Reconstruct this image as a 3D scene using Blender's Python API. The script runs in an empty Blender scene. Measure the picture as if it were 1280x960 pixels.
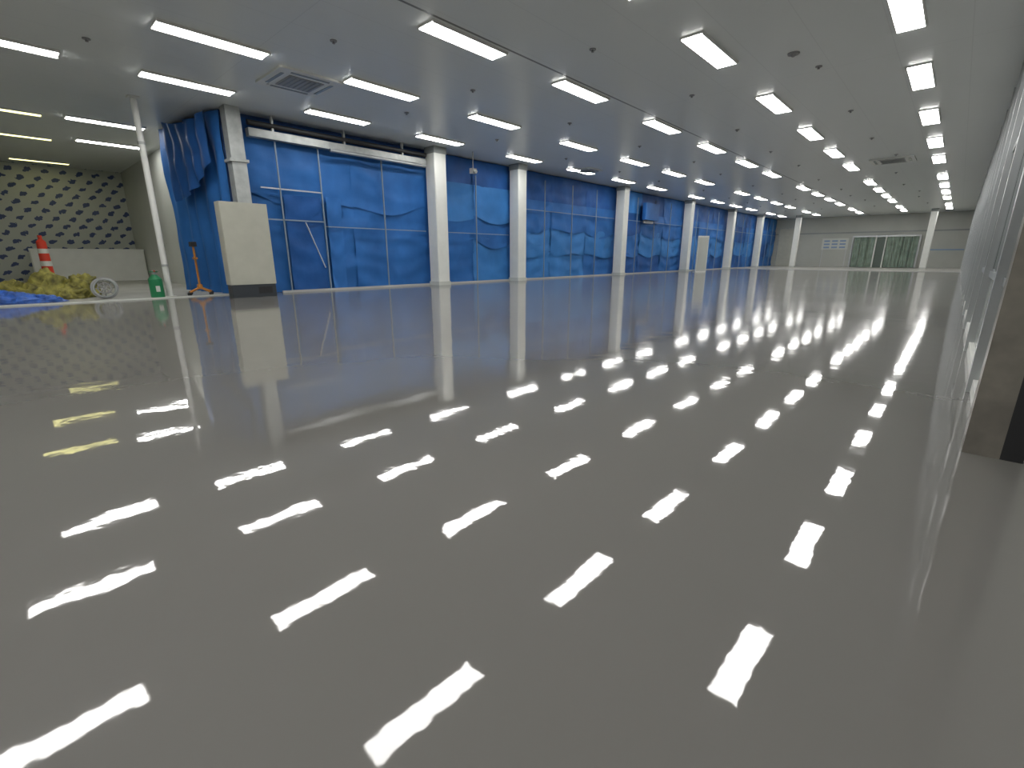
import bpy, bmesh, math, random
from mathutils import Vector, noise
random.seed(4)
H=1.2; CZ=5.4
sc=bpy.context.scene
sc.view_settings.view_transform='Standard'
sc.view_settings.look='None'

# ---------------- materials ----------------
def pmat(name,col,rough=0.5,metal=0.0,spec=0.5,emit=None,es=0,vary=0.0,vscale=3.0,bump=0.0,bscale=20.0):
    m=bpy.data.materials.new(name); m.use_nodes=True
    nt=m.node_tree; b=nt.nodes['Principled BSDF']
    b.inputs['Base Color'].default_value=(*col,1); b.inputs['Roughness'].default_value=rough
    b.inputs['Metallic'].default_value=metal; b.inputs['Specular IOR Level'].default_value=spec
    if emit: 
        b.inputs['Emission Color'].default_value=(*emit,1); b.inputs['Emission Strength'].default_value=es
    tc=nt.nodes.new('ShaderNodeTexCoord')
    if vary>0:
        n=nt.nodes.new('ShaderNodeTexNoise'); n.inputs['Scale'].default_value=vscale; n.inputs['Detail'].default_value=4
        nt.links.new(tc.outputs['Object'],n.inputs['Vector'])
        r=nt.nodes.new('ShaderNodeMapRange'); r.inputs[1].default_value=.3; r.inputs[2].default_value=.7
        r.inputs[3].default_value=1-vary; r.inputs[4].default_value=1+vary
        nt.links.new(n.outputs['Fac'],r.inputs[0])
        mx=nt.nodes.new('ShaderNodeVectorMath'); mx.operation='SCALE'
        mx.inputs[0].default_value=col
        nt.links.new(r.outputs[0],mx.inputs['Scale']); nt.links.new(mx.outputs[0],b.inputs['Base Color'])
    if bump>0:
        n2=nt.nodes.new('ShaderNodeTexNoise'); n2.inputs['Scale'].default_value=bscale; n2.inputs['Detail'].default_value=3
        nt.links.new(tc.outputs['Object'],n2.inputs['Vector'])
        bp=nt.nodes.new('ShaderNodeBump'); bp.inputs['Strength'].default_value=bump; bp.inputs['Distance'].default_value=.03
        nt.links.new(n2.outputs['Fac'],bp.inputs['Height']); nt.links.new(bp.outputs[0],b.inputs['Normal'])
    return m

def mathf(nt):
    L=nt.links
    def M(op,a,bv=None):
        n=nt.nodes.new('ShaderNodeMath'); n.operation=op
        for i,v in enumerate((a,bv)):
            if v is None: continue
            if isinstance(v,(int,float)): n.inputs[i].default_value=v
            else: L.new(v,n.inputs[i])
        return n.outputs[0]
    return M

def floor_mat():
    m=bpy.data.materials.new('grey_epoxy'); m.use_nodes=True
    nt=m.node_tree; b=nt.nodes['Principled BSDF']; M=mathf(nt)
    g0=nt.nodes.new('ShaderNodeNewGeometry')
    geo=nt.nodes.new('ShaderNodeMapping'); geo.inputs['Location'].default_value=(3.17,7.31,.43); geo.inputs['Rotation'].default_value=(.3,.2,.6)
    nt.links.new(g0.outputs['Position'],geo.inputs['Vector'])
    P=geo.outputs[0]
    n=nt.nodes.new('ShaderNodeTexNoise'); n.inputs['Scale'].default_value=.35; n.inputs['Detail'].default_value=3
    nt.links.new(P,n.inputs['Vector'])
    cr=nt.nodes.new('ShaderNodeValToRGB')
    cr.color_ramp.elements[0].position=.3; cr.color_ramp.elements[0].color=(.158,.153,.143,1)
    cr.color_ramp.elements[1].position=.7; cr.color_ramp.elements[1].color=(.174,.169,.158,1)
    nt.links.new(n.outputs['Fac'],cr.inputs[0]); nt.links.new(cr.outputs[0],b.inputs['Base Color'])
    # fresh coat at the near right end is glossier; earlier coat toward the columns and far end is softer
    sp=nt.nodes.new('ShaderNodeSeparateXYZ'); nt.links.new(g0.outputs['Position'],sp.inputs[0])
    n3=nt.nodes.new('ShaderNodeTexNoise'); n3.inputs['Scale'].default_value=.5; n3.inputs['Detail'].default_value=2
    nt.links.new(P,n3.inputs['Vector'])
    yy=M('ADD',M('SUBTRACT',sp.outputs[1],M('MULTIPLY',sp.outputs[0],.6)),M('MULTIPLY',n3.outputs['Fac'],3.0))
    r=nt.nodes.new('ShaderNodeMapRange'); r.inputs[1].default_value=5; r.inputs[2].default_value=16
    r.inputs[3].default_value=.028; r.inputs[4].default_value=.115
    nt.links.new(yy,r.inputs[0])
    rr=M('MULTIPLY',r.outputs[0],M('ADD',.75,M('MULTIPLY',n3.outputs['Fac'],.5)))
    nt.links.new(rr,b.inputs['Roughness'])
    b.inputs['IOR'].default_value=1.5
    a=nt.nodes.new('ShaderNodeTexNoise'); a.inputs['Scale'].default_value=17; a.inputs['Detail'].default_value=1
    c=nt.nodes.new('ShaderNodeTexNoise'); c.inputs['Scale'].default_value=2.7; c.inputs['Detail'].default_value=1
    nt.links.new(P,a.inputs['Vector']); nt.links.new(P,c.inputs['Vector'])
    b1=nt.nodes.new('ShaderNodeBump'); b1.inputs['Strength'].default_value=1; b1.inputs['Distance'].default_value=.00017
    b2=nt.nodes.new('ShaderNodeBump'); b2.inputs['Strength'].default_value=1; b2.inputs['Distance'].default_value=.0013
    nt.links.new(a.outputs['Fac'],b1.inputs['Height']); nt.links.new(c.outputs['Fac'],b2.inputs['Height'])
    nt.links.new(b1.outputs[0],b2.inputs['Normal']); nt.links.new(b2.outputs[0],b.inputs['Normal'])
    return m

def ceil_mat():
    m=bpy.data.materials.new('ceiling_panels'); m.use_nodes=True
    nt=m.node_tree; b=nt.nodes['Principled BSDF']; L=nt.links; M=mathf(nt)
    geo=nt.nodes.new('ShaderNodeNewGeometry'); sp=nt.nodes.new('ShaderNodeSeparateXYZ'); L.new(geo.outputs['Position'],sp.inputs[0])
    s1=M('LESS_THAN',M('ABSOLUTE',M('SUBTRACT',M('FRACT',M('DIVIDE',sp.outputs[0],1.17)),.5)),.006)
    s2=M('LESS_THAN',M('ABSOLUTE',M('SUBTRACT',M('FRACT',M('DIVIDE',sp.outputs[1],9.4)),.5)),.001)
    s3=M('LESS_THAN',M('ABSOLUTE',M('SUBTRACT',sp.outputs[0],-7.78)),.03)
    s=M('ADD',M('MULTIPLY',M('MAXIMUM',s1,s2),.14),s3)
    mx=nt.nodes.new('ShaderNodeMix'); mx.data_type='RGBA'
    mx.inputs[6].default_value=(.73,.76,.75,1); mx.inputs[7].default_value=(.2,.21,.21,1)
    L.new(s,mx.inputs[0]); L.new(mx.outputs[2],b.inputs['Base Color'])
    b.inputs['Roughness'].default_value=.30; b.inputs['IOR'].default_value=1.36
    return m

def pattern_mat():
    m=bpy.data.materials.new('printed_wall_wrap'); m.use_nodes=True
    nt=m.node_tree; b=nt.nodes['Principled BSDF']; L=nt.links; M=mathf(nt)
    geo=nt.nodes.new('ShaderNodeNewGeometry')
    no=nt.nodes.new('ShaderNodeTexNoise'); no.inputs['Scale'].default_value=9
    L.new(geo.outputs['Position'],no.inputs['Vector'])
    va=nt.nodes.new('ShaderNodeVectorMath'); va.operation='SCALE'; va.inputs['Scale'].default_value=.2
    L.new(no.outputs['Color'],va.inputs[0])
    vb=nt.nodes.new('ShaderNodeVectorMath'); L.new(geo.outputs['Position'],vb.inputs[0]); L.new(va.outputs[0],vb.inputs[1])
    sp=nt.nodes.new('ShaderNodeSeparateXYZ'); L.new(vb.outputs[0],sp.inputs[0])
    q=.36; p=.62
    row=M('FLOOR',M('DIVIDE',sp.outputs[2],q))
    u=M('ADD',M('DIVIDE',sp.outputs[1],p),M('MULTIPLY',row,.5))
    fu=M('MULTIPLY',M('SUBTRACT',M('FRACT',u),.5),p/.15)
    fv=M('MULTIPLY',M('SUBTRACT',M('FRACT',M('DIVIDE',sp.outputs[2],q)),.5),q/.095)
    d=M('ADD',M('POWER',M('ABSOLUTE',fu),2),M('POWER',M('ABSOLUTE',M('SUBTRACT',fv,M('MULTIPLY',fu,.5))),2))
    s=M('LESS_THAN',d,1)
    mx=nt.nodes.new('ShaderNodeMix'); mx.data_type='RGBA'
    mx.inputs[6].default_value=(.55,.58,.54,1); mx.inputs[7].default_value=(.04,.07,.2,1)
    L.new(s,mx.inputs[0]); L.new(mx.outputs[2],b.inputs['Base Color'])
    b.inputs['Roughness'].default_value=.35
    return m

M_floor=floor_mat(); M_ceil=ceil_mat(); M_pat=pattern_mat()
M_conc=pmat('bay_concrete',(.36,.36,.33),.5,vary=.15,vscale=.8)
M_farfl=pmat('far_floor',(.36,.35,.32),.3,vary=.1,vscale=.5)
M_white=pmat('white_paint',(.74,.75,.71),.35,vary=.03)
M_skirt=pmat('grey_skirting',(.42,.43,.42),.45)
M_wallw=pmat('white_wall_panel',(.56,.58,.54),.25,vary=.04,vscale=.5)
M_wallr=pmat('right_wall_panel',(.38,.39,.37),.2,vary=.08,vscale=.8)
M_wallf=pmat('far_wall_panel',(.42,.43,.39),.35,vary=.08,vscale=.4)
M_wallg=pmat('grey_wall_panel',(.30,.32,.31),.25,vary=.06,vscale=.6)
M_wallblue=pmat('dark_blue_backing',(.02,.07,.22),.6,vary=.2)
M_em=pmat('led_diffuser',(.9,.9,.9),.4,emit=(1,.985,.955),es=20.5)
M_emy=pmat('yellow_tube',(.9,.9,.6),.4,emit=(1,.93,.36),es=3.6)
M_housing=pmat('lamp_housing',(.75,.75,.72),.4)
M_alu=pmat('aluminium',(.5,.52,.53),.3,metal=.8)
M_batten=pmat('batten_grey',(.2,.26,.32),.45)
M_steel=pmat('galvanised_steel',(.40,.42,.41),.4,metal=.3,vary=.15,vscale=4)
M_dark=pmat('dark_rubber',(.02,.02,.022),.5)
M_brown=pmat('grey_brown_steel_trim',(.19,.175,.15),.3,vary=.25,vscale=5)
M_glass=pmat('tinted_glass',(.10,.12,.115),.05,spec=.8)
M_blue=[pmat('blue_sheet_mid',(.030,.140,.41),.5,spec=.2,vary=.2,vscale=.8,bump=.22,bscale=3),
        pmat('blue_sheet_light',(.045,.195,.50),.5,spec=.2,vary=.16,vscale=.8,bump=.22,bscale=3),
        pmat('blue_sheet_deep',(.02,.095,.31),.5,spec=.2,vary=.22,vscale=1,bump=.3,bscale=4)]
M_beige=pmat('beige_cabinet_paint',(.47,.47,.40),.35,vary=.05)
M_char=pmat('charcoal',(.035,.042,.05),.45)
M_red=pmat('red_plastic',(.75,.06,.03),.4)
M_orange=pmat('orange_paint',(.5,.2,.03),.45)
M_green=pmat('green_paint',(.02,.2,.08),.35)
M_ygreen=pmat('yellow_green_canvas',(.24,.22,.05),.7,vary=.7,vscale=5,bump=.6,bscale=9)
M_btarp=pmat('blue_tarp',(.03,.11,.42),.4,vary=.5,vscale=6,bump=.6,bscale=9)
M_grey=pmat('grey_plastic',(.3,.3,.3),.5)
M_greenc=pmat('green_strip_curtain',(.25,.32,.26),.25,vary=.2,vscale=2)
M_opening=pmat('dim_glass_opening',(.10,.13,.11),.2)
M_bluesign=pmat('blue_sign',(.2,.3,.46),.5)

# ---------------- mesh builder ----------------
class MB:
    def __init__(s): s.v=[]; s.f=[]; s.mi=[]; s.m=[]
    def mat(s,m):
        if m not in s.m: s.m.append(m)
        return s.m.index(m)
    def prism(s,pts,z0,z1,m):
        i=len(s.v);k=s.mat(m);n=len(pts)
        s.v+=[(x,y,z) for z in(z0,z1) for x,y in pts]
        fs=[tuple(range(n-1,-1,-1)),tuple(range(n,2*n))]+[(a,(a+1)%n,n+(a+1)%n,n+a) for a in range(n)]
        for f in fs: s.f.append(tuple(i+a for a in f)); s.mi.append(k)
        return s
    def box(s,x0,x1,y0,y1,z0,z1,m,c=0):
        if c<=0: return s.prism([(x0,y0),(x1,y0),(x1,y1),(x0,y1)],z0,z1,m)
        return s.prism([(x0+c,y0),(x1-c,y0),(x1,y0+c),(x1,y1-c),(x1-c,y1),(x0+c,y1),(x0,y1-c),(x0,y0+c)],z0,z1,m)
    def cyl(s,p0,p1,r0,r1,m,n=14):
        p0=Vector(p0);p1=Vector(p1);d=(p1-p0).normalized()
        a=d.orthogonal().normalized();b=d.cross(a); i=len(s.v);k=s.mat(m)
        for p,r in((p0,r0),(p1,r1)):
            for j in range(n):
                t=2*math.pi*j/n; s.v.append(tuple(p+a*r*math.cos(t)+b*r*math.sin(t)))
        for j in range(n):
            s.f.append((i+j,i+(j+1)%n,i+n+(j+1)%n,i+n+j)); s.mi.append(k)
        s.f.append(tuple(i+j for j in range(n-1,-1,-1))); s.mi.append(k)
        s.f.append(tuple(i+n+j for j in range(n))); s.mi.append(k)
        return s
    def torus(s,c,ax,R,r,m,n=28,k=8):
        c=Vector(c);ax=Vector(ax).normalized();a=ax.orthogonal().normalized();b=ax.cross(a);i=len(s.v);q=s.mat(m)
        for j in range(n):
            t=2*math.pi*j/n; d=a*math.cos(t)+b*math.sin(t)
            for l in range(k):
                u=2*math.pi*l/k; s.v.append(tuple(c+d*(R+r*math.cos(u))+ax*r*math.sin(u)))
        for j in range(n):
            for l in range(k):
                s.f.append((i+j*k+l,i+((j+1)%n)*k+l,i+((j+1)%n)*k+(l+1)%k,i+j*k+(l+1)%k)); s.mi.append(q)
        return s
    def grid(s,fn,nu,nv,m):
        i=len(s.v);k=s.mat(m)
        for a in range(nu+1):
            for b in range(nv+1): s.v.append(tuple(fn(a/nu,b/nv)))
        for a in range(nu):
            for b in range(nv):
                s.f.append((i+a*(nv+1)+b,i+(a+1)*(nv+1)+b,i+(a+1)*(nv+1)+b+1,i+a*(nv+1)+b+1)); s.mi.append(k)
        return s
    def obj(s,name,smooth=False,loc=(0,0,0),rz=0,parent=None):
        me=bpy.data.meshes.new(name); me.from_pydata(s.v,[],s.f)
        for m in s.m: me.materials.append(m)
        for p,k in zip(me.polygons,s.mi): p.material_index=k; p.use_smooth=smooth
        bm=bmesh.new(); bm.from_mesh(me); bmesh.ops.recalc_face_normals(bm,faces=bm.faces); bm.to_mesh(me); bm.free()
        me.update()
        o=bpy.data.objects.new(name,me); o.location=loc; o.rotation_euler=(0,0,rz)
        sc.collection.objects.link(o)
        if parent: o.parent=parent
        return o

# ---------------- shell ----------------
XW=-16.95; YF=65; YB=-14
MB().box(-17,6.2,YB,49,-.2,0,M_floor).obj('floor')
MB().box(-17,6.2,49,YF+.2,-.2,0.0,M_farfl).obj('floor_far')
MB().box(-33.3,-17,YB,5.9,-.2,0,M_conc).obj('floor_bay')
MB().box(-33.3,6.2,YB-.2,YF+.2,CZ,CZ+.2,M_ceil).obj('ceiling')
MB().box(XW-.3,XW,5.5,YF,0,CZ,M_wallblue).obj('wall_left')
MB().prism([(-20.8,4.95),(-16.97,5.55),(-16.97,5.85),(-20.8,5.85)],0,CZ,M_wallblue).obj('wall_left_return')
MB().box(-33.3,-20.8,5.6,5.9,0,CZ,M_wallw).obj('wall_bay_end')
MB().box(-33.3,-33.0,YB,5.6,0,CZ,M_pat).obj('wall_bay')
MB().box(-33.3,6.2,YB-.2,YB,0,CZ,M_wallg).obj('wall_back')
MB().box(6,6.2,YB,4.0,0,CZ,M_wallw).obj('wall_right_near')
w=MB(); w.box(.50,6.0,4.02,4.2,0,CZ,M_wallw); w.box(.5,6.0,4.0,4.02,0,.14,M_white)
for i in range(1,5): w.box(.5+i*1.1,.52+i*1.1,4.01,4.02,.14,CZ,M_grey)
w.obj('wall_right_end')
MB().box(.40,.50,3.96,4.2,0,CZ,M_dark).obj('trim_1')
MB().box(.23,.40,3.96,4.14,0,CZ,M_brown).obj('trim_2')
MB().box(.34,.50,4.14,YF,0,CZ,M_wallr).obj('wall_right')
t=MB(); y=5.85
t.box(.29,.34,4.14,YF,0,.12,M_white)
t.box(.31,.34,4.14,YF,.95,1.02,M_alu)
t.box(.31,.34,4.14,YF,2.75,2.85,M_alu)
while y<YF:
    t.box(.26,.34,y,y+.14,0,CZ,M_alu)
    t.box(.31,.34,y+1.1,y+1.16,0.12,CZ,M_alu)
    y+=2.6
t.obj('trim_right')
w=MB(); y=4.3
while y<YF-3:
    w.box(.325,.34,y,y+1.2,1.05,2.7,M_glass); w.box(.325,.34,y+1.3,y+2.5,1.05,2.7,M_glass); y+=2.6
w.obj('window_1')

# far wall
MB().box(XW,.34,YF,YF+.2,0,CZ,M_wallf).obj('wall_far')
MB().box(-16.3,-14.3,YF-.12,YF-.04,0,4.3,M_beige).box(-16.4,-16.3,YF-.14,YF-.04,0,4.4,M_steel).box(-14.3,-14.2,YF-.14,YF-.04,0,4.4,M_steel).box(-16.4,-14.2,YF-.14,YF-.04,4.3,4.4,M_steel).obj('door_1')
g=MB(); 
for x in (-8.75,-8.1,-7.45,-5.9,-5.25,-4.6,-3.95):
    g.grid(lambda u,v,x=x:(x+u*.6,YF-.3+.08*math.sin(u*math.pi*3+x),.05+v*3.1),12,1,M_greenc)
g.box(-6.8,-6.0,YF-.2,YF-.15,0,3.1,M_opening)
g.box(-8.9,-3.2,YF-.42,YF-.15,3.15,3.3,M_alu)
g.box(-8.95,-8.85,YF-.4,YF-.15,0,3.3,M_alu).box(-6.9,-6.8,YF-.42,YF-.15,0,3.3,M_white).box(-6.05,-5.95,YF-.42,YF-.15,0,3.3,M_white).box(-3.3,-3.2,YF-.4,YF-.15,0,3.3,M_alu)
g.obj('strip_curtain')
s=MB()
s.box(-11.8,-9.3,YF-.09,YF-.05,1.9,3.1,M_wallw)
for i in range(3):
    for j in range(3): s.box(-11.6+i*.75,-11.05+i*.75,YF-.1,YF-.09,2.05+j*.34,2.22+j*.34,M_bluesign)
for x in(-11.7,-9.45): s.box(x,x+.06,YF-.09,YF-.05,0,1.9,M_alu)
s.obj('notice_board')
MB().box(-2.9,.2,YF-.05,YF,1.75,1.87,M_bluesign).obj('trim_far')
MB().box(-16.95,.3,YF-.06,YF,3.6,3.75,M_wallg).obj('trim_far_upper')
MB().box(-13,.28,48.95,49.07,0,.04,M_skirt).obj('trim_floor_joint')

# columns
def column(x,y,w=.62):
    h=w/2
    c=MB().box(-h,h,-h,h,0,CZ,M_white,.03)
    c.box(-h-.02,h+.02,-h-.02,h+.02,0,.15,M_wallw)
    c.box(-h-.015,h+.015,-h-.015,h+.015,CZ-.25,CZ,M_wallg)
    return c.obj('column',loc=(x,y,0))
for y in(13.1,18.1,28,38.3,48,56.8): column(-16.3,y,.6)
column(-13.4,60,.5); column(-2.4,60,.5)
MB().box(-.2,.2,-.2,.2,3.9,CZ,M_steel).box(-.26,.26,-.26,.26,3.9,3.98,M_steel).box(-.2,.2,-.2,.2,0,3.9,M_steel).obj('steel_column',loc=(-16.45,5.65,0))

tr=MB(); ys=[6.2,13.1,18.1,28,38.3,48,56.8,YF]
for a,b in zip(ys[:-1],ys[1:]): tr.box(XW+.36,XW+.42,a+.35,b-.35,0,.07,M_skirt)
tr.obj('baseboard_left')
MB().box(-17.08,-16.9,YB,5.05,0,.035,M_wallw).obj('trim_floor_edge')

# ---------------- blue sheeting ----------------
root=bpy.data.objects.new('blue_plastic_sheeting',None); sc.collection.objects.link(root)
def fold(y,z,s):
    r=1-abs(noise.noise((y*.45+s,z*.6,s)))*2
    r2=1-abs(noise.noise((y*1.1+s,z*.9+s,s*2)))*2
    return .065*r*r+.015*r2
def sheet(mb,y0,y1,z0,z1,off,m,sag=.2,seed=0,amp=1):
    nu=max(10,int((y1-y0)/.09)); nv=max(6,int((z1-z0)/.11))
    def fn(u,v):
        y=y0+(y1-y0)*u; z=z0+(z1-z0)*v
        if z0>.3: z+= (1-v)*sag*(noise.noise((y*.45,seed*3.1,0))*2-math.sin(u*math.pi))
        # swagged horizontal tension folds between the hanging points
        d=fold(y,z,seed)*amp+.010*math.sin(y*4+3*noise.noise((y*.5,z*.7,seed)))+.014*math.sin((z+.35*math.sin(u*math.pi))*9+2*noise.noise((y*.6,z,seed)))
        return (XW+off+d,y,max(.01,z))
    mb.grid(fn,nu,nv,m)
sd=0
bays=list(zip([6.0]+ys[1:-1],ys[1:]))
lay={0:[(0,3.3,.04,0),(3.1,4.85,.11,0),(4.6,5.3,.06,2)],
     1:[(0,2.0,.04,1),(1.9,3.0,.09,0),(2.9,4.3,.14,1),(4.2,5.35,.08,2)],
     2:[(0,1.4,.04,0),(1.3,2.9,.09,1),(2.7,4.0,.14,0),(3.9,5.35,.08,2)]}
for i,(a,b) in enumerate(bays):
    mb=MB(); n=2 if b-a<8 else 3
    st=[a+(b-a)*k/n for k in range(n+1)]
    e=.15 if i==len(bays)-1 else 0
    for k in range(n):
        for (z0,z1,o,ci) in lay[0 if i==0 else (1 if i==1 else 2)]:
            sd+=1
            ci2=ci if random.random()<.7 else random.choice([0,1,2])
            sheet(mb,st[k]-.03,st[k+1]+.03-e,z0,min(z1,CZ-.05),o+.02*k,M_blue[ci2],seed=sd)
    mb.obj('bay_sheet_%d'%(i+1),smooth=True,parent=root)
mb=MB(); sheet(mb,7.0,8.25,0,3.15,.24,M_blue[2],seed=77,amp=.5); sheet(mb,8.45,9.0,0,3.2,.24,M_blue[0],seed=78,amp=.5)
mb.obj('door_flap',smooth=True,parent=root)
mb=MB()
def ret(u,v):
    x=-20.75+u*4.0; z=v*5.34; yb=4.78+u*.62
    d=.24*fold(x*1.6,z*.5,5)*2+.055*math.sin(x*8+noise.noise((x,z*.6,1))*3)
    return (x,yb-d,z)
mb.grid(ret,70,50,M_blue[0])
def swag(u,v):
    x=-19.4+u*2.6; z=5.3-v*(2.4-1.0*u)-.2*math.sin(u*3.14)
    return (x,4.62+u*.4+.09*noise.noise((x*3,z*1.4,3))+.045*math.sin(x*11+z),z)
mb.grid(swag,40,26,M_blue[2])
mb.obj('return_sheet',smooth=True,parent=root)
fr=MB()
def bar_y(y0,y1,z,x=XW+.33,r=.02,m=M_batten): fr.box(x-r,x+r,y0,y1,z-r,z+r,m)
def bar_z(y,z0,z1,x=XW+.33,r=.02,m=M_batten): fr.box(x-r,x+r,y-r,y+r,z0,z1,m)
for y in(6.9,8.3,10.75): bar_z(y,0,4.7)
bar_y(6.3,8.3,3.3,m=M_alu); bar_y(8.3,12.7,2.2,r=.015); bar_y(6.3,8.3,2.35)
fr.cyl((XW+.37,7.6,2.3),(XW+.37,8.15,.8),.022,.022,M_alu,8)
for y in(15.6,): bar_z(y,0,4.7)
for a,b in bays[2:]:
    k=(b-a)/4
    for j in(1,2,3): bar_z(a+k*j,0,5)
    bar_y(a+.35,b-.35,3.5,r=.015)
bar_y(13.45,17.75,2.2,r=.015)
fr.obj('batten_frame',parent=root)
p=MB()
p.box(XW+.25,XW+.5,6.1,12.75,4.72,4.95,M_steel)
p.cyl((XW+.62,8.6,4.66),(XW+.62,12.6,4.66),.06,.06,M_alu,12)
p.cyl((XW+.45,6.1,5.1),(XW+.45,12.75,5.1),.08,.08,M_dark,12)
for y in(6.8,9.2,11.6): p.box(XW+.4,XW+.5,y,y+.06,4.95,CZ-.01,M_steel)
p.obj('overhead_track',parent=root)
MB().box(XW+.45,XW+.75,31,33,3.6,4.7,M_blue[0],.05).box(XW+.4,XW+.46,31.3,32.7,3.4,3.6,M_steel).obj('wrapped_wall_unit',parent=root)
MB().box(-.1,.1,-.12,.12,4.55,4.75,M_grey).cyl((0,0,4.75),(0,0,CZ),.02,.02,M_grey,8).cyl((.1,0,4.65),(.2,0,4.6),.05,.06,M_white,10).obj('security_camera',loc=(-15.7,14.6,0))

# ---------------- ceiling lights ----------------
def lamp_mesh(nm,em,W=.21):
    b=MB(); L=.97
    b.box(-W-.03,W+.03,-L-.03,L+.03,-.03,0,M_housing)
    b.box(-W,W,-L,L,-.05,-.03,em)
    b.box(-W-.03,-W,-L-.03,L+.03,-.055,-.03,M_housing).box(W,W+.03,-L-.03,L+.03,-.055,-.03,M_housing)
    o=b.obj(nm,loc=(0,0,0)); me=o.data; bpy.data.objects.remove(o); return me
lm=lamp_mesh('ceiling_light',M_em); lmy=lamp_mesh('yellow_ceiling_light',M_emy,.15)
def lamp(x,y,me=lm,nm='ceiling_light'):
    o=bpy.data.objects.new(nm,me); o.location=(x,y,CZ); sc.collection.objects.link(o)
far=[36.3,40.6,44.9,49.2,55.5,59.8]
A=[-5.5,-1,2.9,7.3,11.8,16.2,20.8,25.4,29.8]
rows={-1.45:A+far, -4.65:[-5.5,-1,3.2,7.2,11.25,16.1,20.7,25.1,29.5]+far,
      -8.1:[-5.2,-.6,3.3,7.4,11.5,16.25,20.7,25.1,29.2]+far,
      -11.8:[-4.5,.2,3.95,7.85,12,16.7,21.2,25.4,29.6]+far,
      -15.0:[-4,.9,4.3,8.3,12.35,17.1,21.5,25.8,30]+far}
for x,l in rows.items():
    for y in l: lamp(x,y)
    lamp(x,-10)
for x,y in((-21.2,3.5),(-24.9,4.1)): lamp(x,y)
for x,y in((-21.5,1.0),(-25.6,1.5),(-31.6,2.5),(-21.5,-3),(-25.6,-3)): lamp(x,y,lmy,'yellow_ceiling_light')
lamp(3.2,0); lamp(3.2,-6)

def cassette(x,y,s=.62):
    b=MB(); b.box(-s,s,-s,s,-.05,0,M_white,.05)
    b.box(-s*.55,s*.55,-s*.55,s*.55,-.065,-.05,M_grey)
    for i in range(7):
        yy=-s*.5+i*s*.155; b.box(-s*.5,s*.5,yy,yy+.03,-.075,-.065,M_wallg)
    for a in(-1,1):
        b.box(-s*.6,s*.6,a*s*.78-.04,a*s*.78+.04,-.06,-.05,M_wallg); b.box(a*s*.78-.04,a*s*.78+.04,-s*.6,s*.6,-.06,-.05,M_wallg)
    b.obj('ceiling_air_conditioner',loc=(x,y,CZ))
cassette(-12.9,6.15,.78); cassette(-3,28.7,.8); cassette(-14.7,21.5)
b=MB()
for xx in(-13.4,-9.9,-6.4,-3,):
    for yy in [2.2,5.6,9.5,13.8,18.4,23,27.3,33,38.6,43,47,53]:
        x1=xx+random.uniform(-.3,.3)
        b.cyl((x1,yy,CZ),(x1,yy,CZ-.02),.07,.07,M_grey,10).cyl((x1,yy,CZ-.02),(x1,yy,CZ-.06),.02,.03,M_grey,8)
b.obj('ceiling_sprinklers')
MB().cyl((0,0,CZ),(0,0,CZ-.03),.12,.11,M_grey,16).cyl((0,0,CZ-.03),(0,0,CZ-.07),.06,.03,M_grey,12).obj('smoke_detector',loc=(-3.4,12.6,0))

# ---------------- left bay objects ----------------
MB().cyl((0,0,0),(0,0,.03),.16,.16,M_white,18).cyl((0,0,.03),(0,0,CZ),.08,.08,M_white,16).cyl((0,0,.9),(0,0,.96),.095,.095,M_steel,16).cyl((0,0,4.2),(0,0,4.27),.095,.095,M_steel,16).box(-.13,.13,-.13,.13,CZ-.04,CZ,M_white).obj('support_post',loc=(-17.35,3.55,0))
b=MB()
b.box(-31.2,-30.8,1.35,5.55,.0,.25,M_white,.04).box(-31.1,-30.9,1.35,5.55,.25,1.5,M_white,.04)
b.box(-31.13,-30.87,1.35,5.55,1.45,1.53,M_white)
b.obj('white_barrier')
b=MB()
b.cyl((0,0,0),(0,0,.1),.36,.34,M_dark,20).cyl((0,0,.1),(0,0,1.75),.19,.15,M_red,20).cyl((0,0,.8),(0,0,1.0),.186,.178,M_white,20).cyl((0,0,1.3),(0,0,1.48),.171,.166,M_white,20).cyl((0,0,1.75),(0,0,1.85),.15,.07,M_red,20).cyl((0,0,1.85),(0,0,2.0),.06,.07,M_red,14)
b.obj('safety_bollard',loc=(-27.3,1.6,0))
def lump(mb,c,s,m,seed,nu=36,nv=20):
    def fn(u,v):
        t=u*2*math.pi; ph=v*math.pi/2
        d=Vector((math.cos(t)*math.cos(ph),math.sin(t)*math.cos(ph),math.sin(ph)))
        k=1+.38*noise.noise(d*1.9+Vector((seed,0,0)))+.28*noise.noise(d*5+Vector((0,seed,0)))
        return Vector((c[0]+d.x*s[0]*k,c[1]+d.y*s[1]*k,max(.005,d.z*s[2]*k)))
    mb.grid(fn,nu,nv,m)
b=MB()
for i,(x,y,sx,sy,sz) in enumerate([(-19.4,.4,.5,.5,.5),(-19.2,1.05,.5,.5,.66),(-19.3,1.7,.5,.45,.6),(-18.9,.8,.4,.5,.4),(-18.9,1.45,.4,.4,.36),(-19.0,-.1,.4,.45,.3)]):
    lump(b,(x,y),(sx,sy,sz),M_ygreen,i*3.3)
b.obj('canvas_pile',smooth=True)
b=MB()
for i,(x,y,sx,sy,sz) in enumerate([(-17.85,-.3,.35,.6,.36),(-17.75,.3,.33,.5,.28),(-17.8,.85,.3,.4,.2)]):
    lump(b,(x,y),(sx,sy,sz),M_btarp,20+i*2.7)
b.obj('blue_tarp_pile',smooth=True)
b=MB()
for i in range(4):
    b.torus((-18.1+i*.035,2.15,.30),(1,-.25,.25),.29-.035*(i%2),.028,M_wallg if i%2 else M_grey)
b.torus((-18.08,2.15,.30),(1,-.25,.25),.15,.02,M_grey)
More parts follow.
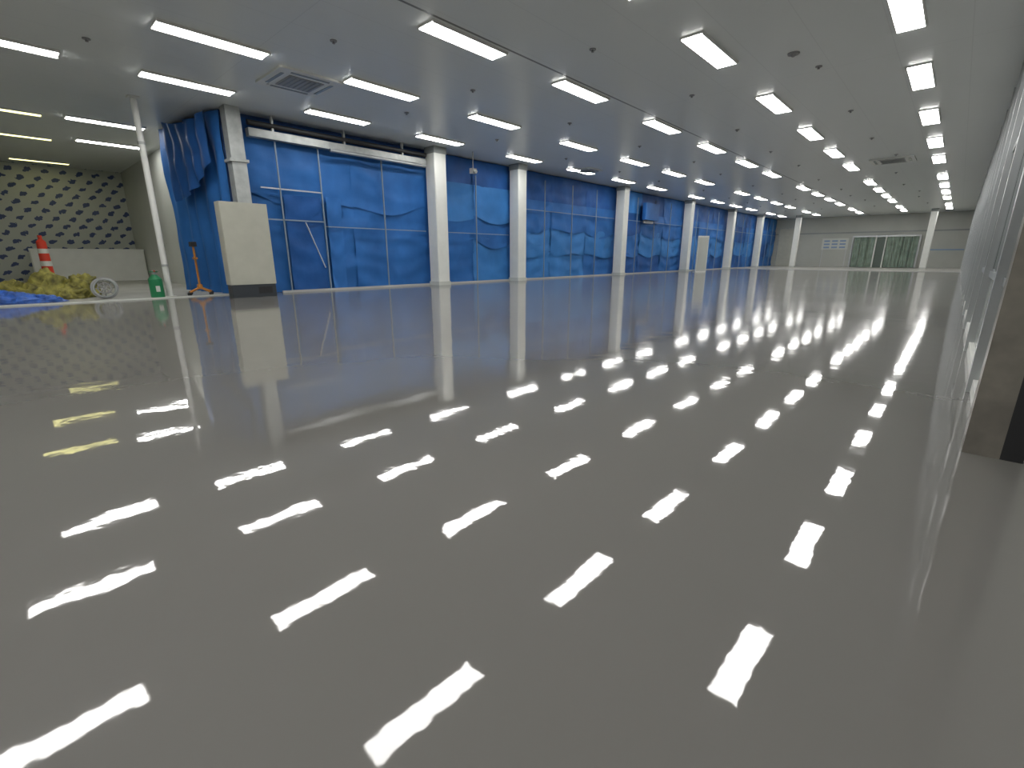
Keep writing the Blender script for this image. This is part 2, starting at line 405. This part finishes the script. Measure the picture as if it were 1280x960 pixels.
for k in range(4):
    t=k*math.pi/4; b.cyl((-18.08,2.15+.26*math.cos(t),.3+.26*math.sin(t)),(-18.08,2.15-.26*math.cos(t),.3-.26*math.sin(t)),.012,.012,M_grey,6)
b.obj('hose_reel',smooth=True)
b=MB()
b.cyl((0,0,0),(0,0,.55),.17,.17,M_green,20).cyl((0,0,.55),(0,0,.68),.17,.06,M_green,20).cyl((0,0,.68),(0,0,.8),.05,.05,M_alu,12).cyl((-.12,0,.78),(.12,0,.78),.02,.02,M_red,8).torus((0,0,.76),(0,0,1),.1,.014,M_green,20,6).box(.165,.178,-.05,.05,.2,.36,M_wallw)
b.obj('green_gas_bottle',loc=(-17.1,3.2,0))
b=MB()
for t in range(4):
    a=t*math.pi/2+.5; dx,dy=math.cos(a),math.sin(a)
    b.cyl((0,0,.24),(dx*.4,dy*.4,.1),.035,.03,M_orange,8)
    b.cyl((dx*.4-dy*.025,dy*.4+dx*.025,.06),(dx*.4+dy*.025,dy*.4-dx*.025,.06),.06,.06,M_dark,12)
b.cyl((0,0,.2),(0,0,.34),.09,.07,M_orange,12).cyl((0,0,.3),(0,0,1.5),.03,.03,M_orange,10).box(-.16,.16,-.03,.03,1.1,1.16,M_orange).box(-.1,.1,-.08,.08,1.48,1.62,M_dark)
b.obj('orange_work_stand',loc=(-17.5,4.4,0))
b=MB()
b.box(-.18,.18,-.62,.62,.0,.38,M_char,.01).box(-.2,.2,-.64,.64,.38,2.68,M_beige,.015)
b.box(.2,.206,-.6,.6,.44,2.64,M_beige).box(.18,.186,.1,.5,.1,.3,M_dark)
b.obj('tall_cabinet',loc=(-15.6,5.3,0))
MB().box(-.05,.05,-.45,.45,0,2.65,M_white,.01).box(-.35,.05,-.42,-.36,0,.05,M_white).box(-.35,.05,.36,.42,0,.05,M_white).box(.05,.055,-.4,.4,.1,2.55,M_wallw).obj('white_display_board',loc=(-14.3,36.6,0),rz=-.6)

wd=bpy.data.worlds.new('w'); sc.world=wd; wd.use_nodes=True
wd.node_tree.nodes['Background'].inputs[0].default_value=(.02,.02,.02,1)
cd=bpy.data.cameras.new('camera'); cd.sensor_width=36; cd.lens=585/1280*36; cd.clip_start=.05; cd.clip_end=300
co=bpy.data.objects.new('camera',cd); co.location=(0,0,H)
co.rotation_euler=(math.radians(90-15.3),0,math.radians(42.7)); sc.collection.objects.link(co); sc.camera=co
